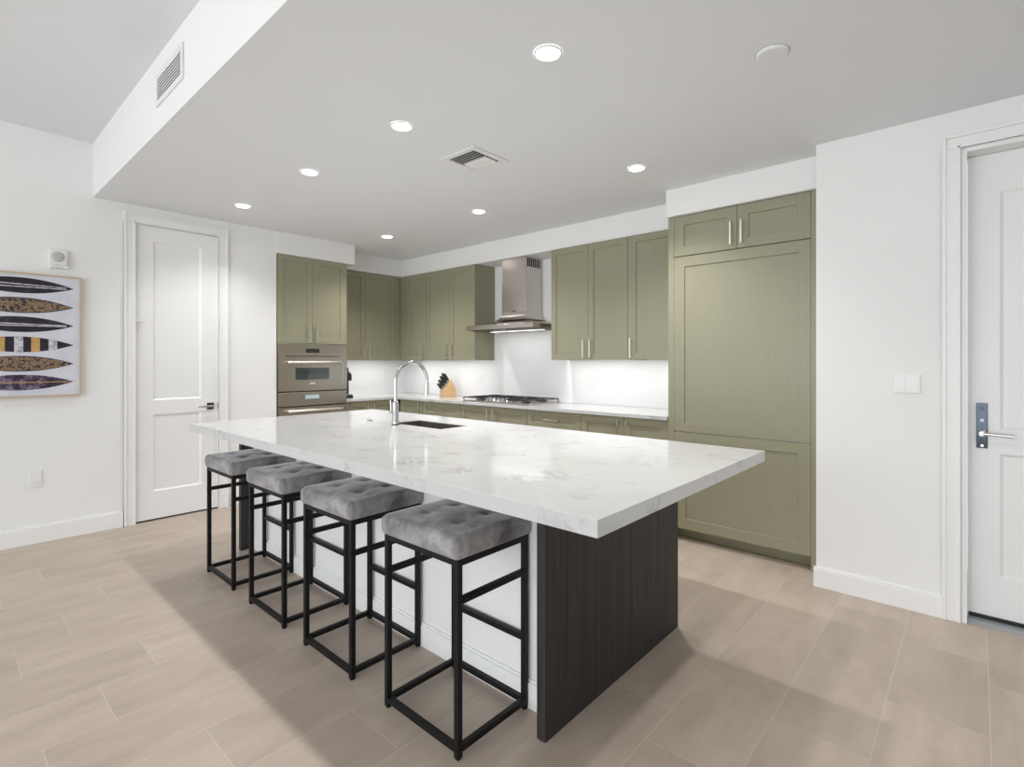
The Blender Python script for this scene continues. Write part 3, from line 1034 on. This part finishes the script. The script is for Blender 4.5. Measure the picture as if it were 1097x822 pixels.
# sink
s = thing('sink', 'undermount stainless sink basin set into the island top', 'sink', ((SX0 + SX1) / 2, (SY0 + SY1) / 2, IB))
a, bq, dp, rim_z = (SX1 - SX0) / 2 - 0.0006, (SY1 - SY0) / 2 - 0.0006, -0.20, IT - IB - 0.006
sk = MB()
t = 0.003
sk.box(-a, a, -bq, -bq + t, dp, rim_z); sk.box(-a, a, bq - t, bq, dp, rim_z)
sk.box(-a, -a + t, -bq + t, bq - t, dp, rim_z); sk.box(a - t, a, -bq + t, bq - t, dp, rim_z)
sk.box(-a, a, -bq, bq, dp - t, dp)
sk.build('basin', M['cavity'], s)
MB().lathe([(0.045, dp + 0.0005), (0.043, dp + 0.004), (0.02, dp + 0.002)], (0, 0, 0), 24).build('drain', M['chrome'], s)

# faucet
fx, fy = -2.867, 2.050
fc = thing('faucet', 'tall chrome gooseneck faucet standing beside the sink', 'faucet', (fx, fy, IT))
MB().lathe([(0.027, 0.0006), (0.027, 0.008)], n=28).build('gasket', M['black_plastic'], fc)
bd = MB().lathe([(0.026, 0.0082), (0.026, 0.020), (0.0205, 0.030), (0.0205, 0.145), (0.018, 0.152), (0.0135, 0.158)], n=28)
bd.build('body', M['chrome'], fc)
pts = [(0, 0, 0.155), (0, 0, 0.28)]
R = 0.131
cz = 0.414 - R
for q in range(0, 21):
    ang = PI - q * (PI * 1.04) / 20
    pts.append((0, R + R * math.cos(ang), cz + R * math.sin(ang)))
MB().tube(pts, 0.0125, 16).build('spout', M['chrome'], fc)
e = Vector(pts[-1]); dvec = (Vector(pts[-1]) - Vector(pts[-2])).normalized()
MB().tube([e - dvec * 0.004, e + dvec * 0.012, e + dvec * 0.06, e + dvec * 0.085], 0.016, 16, radii=[0.0135, 0.0165, 0.0175, 0.0165]).build('spray_head', M['nickel'], fc)
lv = MB().tube([(-0.018, -0.004, 0.075), (-0.042, -0.010, 0.075)], 0.013, 14)
lv.tube([(-0.036, -0.008, 0.078), (-0.040, -0.012, 0.16)], 0.005, 10)
lv.build('lever', M['chrome'], fc)
# air switch button
tag(MB().lathe([(0.021, 0.0006), (0.021, 0.004), (0.014, 0.005), (0.013, 0.009)], (-3.19, 2.062, IT), 24).build('air_switch', M['chrome']), 'small round chrome button set in the island top', 'button')

# ---------------------------------------------------------------- bar stools
SW, SD = 0.418, 0.362     # outside of the leg frame
T = 0.021


def cushion_mesh():
    bm = bmesh.new()
    hx, hy, z0, z1, r = SW / 2 + 0.006, SD / 2 + 0.010, 0.6665, 0.742, 0.024
    n = 30
    zc, hz = (z0 + z1) / 2, (z1 - z0) / 2
    bmesh.ops.create_cube(bm, size=2)
    bmesh.ops.subdivide_edges(bm, edges=bm.edges, cuts=n, use_grid_fill=True)
    but = [(sx * 0.088, sy * 0.072) for sx in (-1, 1) for sy in (-1, 1)]
    for v in bm.verts:
        x, y, z = v.co.x * hx, v.co.y * hy, v.co.z * hz
        rxy, rz_ = 0.013, (0.027 if z > 0 else 0.010)
        c = Vector((max(-hx + rxy, min(hx - rxy, x)), max(-hy + rxy, min(hy - rxy, y)), max(-hz + rz_, min(hz - rz_, z))))
        dlt = Vector(((x - c.x) / rxy, (y - c.y) / rxy, (z - c.z) / rz_))
        if dlt.length > 1e-6:
            dlt.normalize()
            p = c + Vector((dlt.x * rxy, dlt.y * rxy, dlt.z * rz_))
        else:
            p = Vector((x, y, z))
        top = max(0.0, min(1.0, (p.z + hz) / (2 * hz)))
        side = 1 - top if p.z < hz - 1e-4 else 0
        if p.z > hz * 0.3:
            k = (p.z - hz * 0.3) / (hz * 0.7)
            dome = 0.013 * (1 - (p.x / hx) ** 2) * (1 - (p.y / hy) ** 2)
            dip = 0
            for bx, by in but:
                d2 = (p.x - bx) ** 2 + (p.y - by) ** 2
                dip += 0.011 * math.exp(-d2 / (2 * 0.014 ** 2)) + 0.004 * math.exp(-d2 / (2 * 0.045 ** 2))
            # soft creases between the buttons
            crease = 0
            for bx in (-0.088, 0.088):
                if abs(p.y) < 0.072:
                    crease += 0.0010 * math.exp(-((p.x - bx) / 0.008) ** 2)
            for by in (-0.072, 0.072):
                if abs(p.x) < 0.088:
                    crease += 0.0010 * math.exp(-((p.y - by) / 0.008) ** 2)
            p.z += k * (dome - dip - crease)
        bulge = 0.004 * max(0.0, 1 - (p.z / hz) ** 2)
        if abs(abs(v.co.x) - 1) < 1e-4:
            p.x += math.copysign(bulge, p.x)
        if abs(abs(v.co.y) - 1) < 1e-4:
            p.y += math.copysign(bulge, p.y)
        v.co = Vector((p.x, p.y, p.z + zc))
    for f in bm.faces:
        f.smooth = True
    me = bpy.data.meshes.new('seat_cushion')
    bm.to_mesh(me)
    bm.free()
    me.materials.append(M['velvet'])
    return me, but


def make_stool(label, loc):
    t = thing('bar_stool', label, 'bar stool', loc, 0, 'bar stools along the island')
    me, but = cushion_mesh()
    cu = bpy.data.objects.new('seat_cushion', me)
    COL.objects.link(cu)
    cu.parent = t
    for bx, by in but:
        MB().lathe([(0.0085, 0.732), (0.0075, 0.7345), (0.004, 0.7365)], (bx, by, 0.0005), 12).build('tuft_button', M['velvet'], cu)
    w, d = SW / 2, SD / 2
    for sx in (-1, 1):
        for sy in (-1, 1):
            x0, y0 = (w - T if sx > 0 else -w), (d - T if sy > 0 else -d)
            m = MB().box(x0, x0 + T, y0, y0 + T, 0.006, 0.6655)
            m.box(x0 + 0.002, x0 + T - 0.002, y0 + 0.002, y0 + T - 0.002, 0.0, 0.006)
            m.build('leg', M['black_metal'], t, 0.0012)
    g = 0.0003

    def xbar(y0, z, name):
        MB().box(-w + T + g, w - T - g, y0, y0 + T, z, z + T).build(name, M['black_metal'], t, 0.0012)

    def ybar(x0, z, name):
        MB().box(x0, x0 + T, -d + T + g, d - T - g, z, z + T).build(name, M['black_metal'], t, 0.0012)
    for z, nm in ((0.6445, 'seat_rail'), (0.022, 'base_rail')):
        xbar(-d, z, nm); xbar(d - T, z, nm); ybar(-w, z, nm); ybar(w - T, z, nm)
    ybar(-w, 0.515, 'side_rail'); ybar(w - T, 0.515, 'side_rail')
    xbar(d - T, 0.262, 'foot_rest')
    bt = MB()
    for sx in (-1, 1):
        bt.lathe([(0.005, 0), (0.004, 0.003)], (sx * (w - T / 2), -d, 0.525), 10, 'y')
    bt.build('bolt', M['black_metal'], t)
    return t


s0 = make_stool('grey tufted bar stool closest to the narrow white door', (-3.420, 1.346, 0))
for x, lab in ((-2.772, 'grey tufted bar stool second from the narrow white door'),
               (-2.146, 'grey tufted bar stool second from the dark island end panel'),
               (-1.492, 'grey tufted bar stool right beside the dark island end panel')):
    c = copy_tree(s0)
    c.location = (x, 1.346, 0)
    c['label'] = lab

# ---------------------------------------------------------------- ceiling fixtures


def downlight(x, y, label, boost=1.0):
    t = thing('downlight', label, 'ceiling light', (x, y, CEIL), 0, 'round recessed kitchen downlights')
    # trim ring
    m = MB()
    n = 32
    vs, fs = [], []
    for r, z in ((0.060, -0.0008), (0.058, -0.006), (0.052, -0.007), (0.049, -0.003)):
        for k in range(n):
            vs.append((r * math.cos(2 * PI * k / n), r * math.sin(2 * PI * k / n), z))
    for i in range(3):
        for k in range(n):
            fs.append((i * n + k, (i + 1) * n + k, (i + 1) * n + (k + 1) % n, i * n + (k + 1) % n))
    m.add(vs, fs, True)
    m.build('trim_ring', M['vent'], t)
    MB().lathe([(0.0495, -0.0040), (0.0495, -0.0028)], n=32).build('lens', M['downlight'], t)
    l = bpy.data.lights.new('downlight_beam', 'SPOT')
    l.energy = SPOT_POWER * boost
    l.color = SPOT_COL
    l.spot_size = math.radians(128)
    l.spot_blend = 0.9
    l.shadow_soft_size = 0.045
    lo = bpy.data.objects.new('downlight_beam', l)
    lo.location = (0, 0, -0.012)
    lo.parent = t
    COL.objects.link(lo)
    return t


downlight(-0.320, 1.710, 'added unseen downlight continuing the island row towards the entry door')  # added beyond the view to brighten the floor and right wall
downlight(-1.330, 1.710, 'recessed downlight at the upper frame edge above the island end')
downlight(-2.335, 1.710, 'recessed downlight before the square ceiling vent over the island')
downlight(-3.365, 1.710, 'recessed downlight in the island row second from the narrow door')
downlight(-4.497, 1.710, 'recessed downlight closest to the narrow white door')
downlight(-1.683, 3.115, 'recessed downlight in front of the refrigerator soffit', 1.6)
downlight(-3.169, 3.115, 'recessed downlight in front of the range hood', 1.6)
downlight(-4.502, 3.115, 'recessed downlight near the oven cabinet soffit', 1.6)

# four way supply diffuser
v = thing('ceiling_vent', 'square white louvred air vent in the kitchen ceiling', 'air vent', (-2.377, 2.297, CEIL))
fr = MB()
o_, i_ = 0.152, 0.112
for x0, x1, y0, y1 in ((-o_, o_, -o_, -i_), (-o_, o_, i_, o_), (-o_, -i_, -i_, i_), (i_, o_, -i_, i_)):
    fr.box(x0, x1, y0, y1, -0.008, -0.0006)
fr.build('frame', M['vent'], v, 0.002)
MB().box(-i_, i_, -i_, i_, -0.0022, -0.0006).build('duct_shade', M['duct_dark'], v)  # flat sheet with the duct's shade put into its colour
for k in range(8):
    # curved blades along x: the near half turns towards -y, the far half towards +y
    y = -0.094 + k * 0.0262 + (0.004 if k > 3 else 0)
    sg = -1 if k < 4 else 1
    pr = [(0.0, -0.003), (0.004, -0.0075), (0.010, -0.0115), (0.018, -0.0145)]
    s_ = MB()
    vs = [(x, y + sg * (dy - 0.009) + (0 if j == 0 else 0), z + dz) for dz in (0.0, 0.0012) for (dy, z) in pr for j, x in enumerate((-0.098, 0.098))]
    fs = []
    for i in range(3):
        fs.append((2 * i, 2 * i + 1, 2 * i + 3, 2 * i + 2))
        fs.append((8 + 2 * i, 8 + 2 * i + 2, 8 + 2 * i + 3, 8 + 2 * i + 1))
    fs += [(0, 8, 9, 1), (6, 7, 15, 14)]
    s_.add(vs, fs, False)
    s_.build('louver', M['vent'], v)

# return grille in the bulkhead (faces -Y)
v = thing('wall_vent', 'rectangular white louvred vent set in the bulkhead', 'air vent', (-3.18, 0.845, 2.825))
fr = MB()
for x0, x1, z0, z1 in ((-0.228, 0.228, -0.085, -0.055), (-0.228, 0.228, 0.067, 0.097), (-0.228, -0.198, -0.055, 0.067), (0.198, 0.228, -0.055, 0.067)):
    fr.box(x0, x1, -0.010, -0.0006, z0, z1)
fr.build('frame', M['vent'], v, 0.002)
MB().box(-0.198, 0.198, -0.002, -0.0006, -0.055, 0.067).build('duct_shade', M['duct_dark'], v)  # sheet coloured dark for the shade behind the louvers
for k in range(7):
    z = -0.050 + k * 0.0172
    MB().prism([(-0.0115, z - 0.001), (-0.0115, z + 0.006), (-0.003, z + 0.0125), (-0.003, z + 0.0055)], 'x', -0.197, 0.197).build('louver', M['vent'], v)

# detector disc and sprinkler cover
t = thing('smoke_detector', 'round white ceiling disc above the entry side of the kitchen', 'detector', (-0.637, 2.330, CEIL))
MB().lathe([(0.062, -0.001), (0.062, -0.006), (0.055, -0.012)], n=32).build('cover', M['ceiling'], t)
MB().lathe([(0.066, -0.0002), (0.066, -0.0009)], n=32).build('gap_ring', M['plastic_grey'], t)
t = thing('sprinkler', 'small white sprinkler cover on the ceiling near the ovens', 'sprinkler', (-4.478, 2.314, CEIL))
MB().lathe([(0.036, -0.006), (0.036, -0.012)], n=28).build('cover_plate', M['ceiling'], t)
MB().lathe([(0.030, -0.0002), (0.030, -0.0058)], n=28).build('cup', M['plastic_grey'], t)

# ---------------------------------------------------------------- things on the walls
# door chime / sounder on the left wall (faces +X; local x -> world +Y)
t = thing('wall_sounder', 'white square wall speaker with round grey grille over the picture', 'speaker', (XL, 0.633, 2.098), PI / 2)
MB().box(-0.050, 0.055, -0.030, -0.0006, -0.050, 0.062).build('housing', M['plastic'], t, 0.005)
MB().lathe([(0.038, 0.0302), (0.037, 0.034), (0.02, 0.036)], (0.002, 0, 0.010), 28, 'y').build('grille', M['plastic_grey'], t)
MB().box(-0.045, 0.060, -0.040, -0.0006, -0.074, -0.052).build('lower_shelf', M['plastic'], t, 0.004)
MB().box(-0.010, 0.030, -0.042, -0.0402, -0.072, -0.066).build('sensor', M['plastic_grey'], t)

# framed surfboard print
AY0, AY1, AZ0, AZ1 = 0.085, 0.770, 1.072, 1.968
ay = (AY0 + AY1) / 2
az = (AZ0 + AZ1) / 2
t = thing('framed_picture', 'oak framed print of six dark surfboards on the left wall', 'picture', (XL, ay, az), PI / 2)
hw, hh = (AY1 - AY0) / 2, (AZ1 - AZ0) / 2
fr = MB()
q = 0.012
for x0, x1, z0, z1 in ((-hw, hw, -hh, -hh + q), (-hw, hw, hh - q, hh), (-hw, -hw + q, -hh + q, hh - q), (hw - q, hw, -hh + q, hh - q)):
    fr.box(x0, x1, -0.036, -0.0008, z0, z1)
fr.build('frame', M['oak'], t, 0.001)
cv = MB().box(-hw + q, hw - q, -0.026, -0.002, -hh + q, hh - q).build('canvas', M['paper'], t)


def surf_poly(cx, cz, L, H, n=18, tip=1.0):
    """long pointed oval outline"""
    up = []
    for i in range(n + 1):
        u = -1 + 2 * i / n
        up.append((cx + u * L, cz + H * (1 - abs(u) ** 2.1)))
    dn = [(cx + u * L, cz - H * (1 - abs(u) ** 2.1)) for u in [1 - 2 * i / n for i in range(1, n)]]
    return up + dn


def strip(cx, cz, L, H, u0, u1, m, y0, y1, n=8):
    """cross band of the board between u0 and u1"""
    us = [u0 + (u1 - u0) * i / n for i in range(n + 1)]
    p = [(cx + u * L, cz + H * (1 - abs(u) ** 2.1)) for u in us] + [(cx + u * L, cz - H * (1 - abs(u) ** 2.1)) for u in reversed(us)]
    m.prism(p, 'y', y0, y1)


LB = hw - 0.045
zs = [0.356, 0.213, 0.076, -0.068, -0.207, -0.342]
kinds = ['ink', 'ink_gold', 'ink', 'bands', 'ink_gold', 'ink_plum']
for i, (z, kd) in enumerate(zip(zs, kinds)):
    H = 0.056
    base_m = M['ink'] if kd == 'bands' else M[kd]
    if kd in ('ink_gold',):
        rim_ = MB().prism(surf_poly(0, z, LB, H), 'y', -0.0264, -0.02605).build('surfboard_print', M['ink'], cv)
        MB().prism(surf_poly(0, z, LB * 0.955, H * 0.90), 'y', -0.0268, -0.02645).build('flake_fill', base_m, rim_)
        continue
    bd = MB().prism(surf_poly(0, z, LB, H), 'y', -0.0264, -0.02605).build('surfboard_print', base_m, cv)
    if kd == 'ink':
        st = MB()
        for dz in (0.016, -0.010) if i == 0 else (0.010, -0.008):
            st.prism([(-LB * 0.93, z + dz), (LB * 0.86, z + dz * 0.4), (LB * 0.86, z + dz * 0.4 - 0.006), (-LB * 0.93, z + dz - 0.008)], 'y', -0.0268, -0.02645)
        st.build('pale_stripe', M['ink_pale'], bd)
    elif kd == 'ink_plum':
        MB().prism([(-LB * 0.97, z + 0.003), (LB * 0.93, z + 0.003), (LB * 0.93, z - 0.003), (-LB * 0.97, z - 0.003)], 'y', -0.0268, -0.02645).build('ochre_stripe', M['ink_yellow'], bd)
    else:
        for u0, u1, c_ in ((0.52, 0.68, 'p'), (0.20, 0.36, 'y'), (-0.10, 0.06, 'p'), (-0.42, -0.26, 'y'), (-0.74, -0.58, 'p')):
            bn = MB()
            strip(0, z, LB, H * 0.97, u0, u1, bn, -0.0268, -0.02645)
            bn.build('ochre_band' if c_ == 'y' else 'pale_band', M['ink_yellow' if c_ == 'y' else 'ink_pale'], bd)


# outlets and switches
def outlet(label, loc, rotz, horizontal=False):
    t = thing('power_outlet', label, 'outlet', loc, rotz, 'white wall outlets')
    w, hh_ = (0.038, 0.060) if not horizontal else (0.060, 0.038)
    MB().box(-w, w, -0.006, -0.0005, -hh_, hh_).build('cover_plate', M['plastic'], t, 0.003)
    sl = MB()
    for s_ in (-1, 1):
        cx, cz_ = (0, s_ * 0.026) if not horizontal else (s_ * 0.026, 0)
        r = MB().box(cx - 0.016, cx + 0.016, -0.0072, -0.0062, cz_ - 0.014, cz_ + 0.014).build('receptacle', M['plastic'], t, 0.0004)
        sl.box(cx - 0.007, cx - 0.005, -0.0078, -0.0073, cz_ - 0.002, cz_ + 0.007)
        sl.box(cx + 0.005, cx + 0.007, -0.0078, -0.0073, cz_ - 0.002, cz_ + 0.007)
        sl.box(cx - 0.002, cx + 0.002, -0.0078, -0.0073, cz_ - 0.010, cz_ - 0.006)
    sl.build('slots', M['plastic_grey'], t)
    return t


outlet('white duplex outlet low on the wall below the picture', (XL, 0.512, 0.472), PI / 2)
outlet('white outlet on the backsplash between knife block and hood', (-4.33, YB - 0.012, 1.139), 0, True)
outlet('white outlet on the backsplash right of the cooktop', (-2.788, YB - 0.012, 1.135), 0)
outlet('white outlet on the backsplash next to the refrigerator', (-1.99, YB - 0.012, 1.13), 0)
outlet('white outlet on the backsplash behind the faucet corner', (XA + 0.012, 3.99, 1.154), PI / 2)

t = thing('light_switch', 'white double rocker light switch beside the entry door', 'switch', (-0.284, YR, 1.210))
MB().box(-0.058, 0.056, -0.007, -0.0005, -0.050, 0.050).build('cover_plate', M['plastic'], t, 0.003)
for x in (-0.026, 0.026):
    MB().prism([(-0.0072, -0.034), (-0.0105, -0.034), (-0.0078, 0.034), (-0.0072, 0.034)], 'x', x - 0.017, x + 0.017).build('rocker', M['plastic'], t, 0.0006)
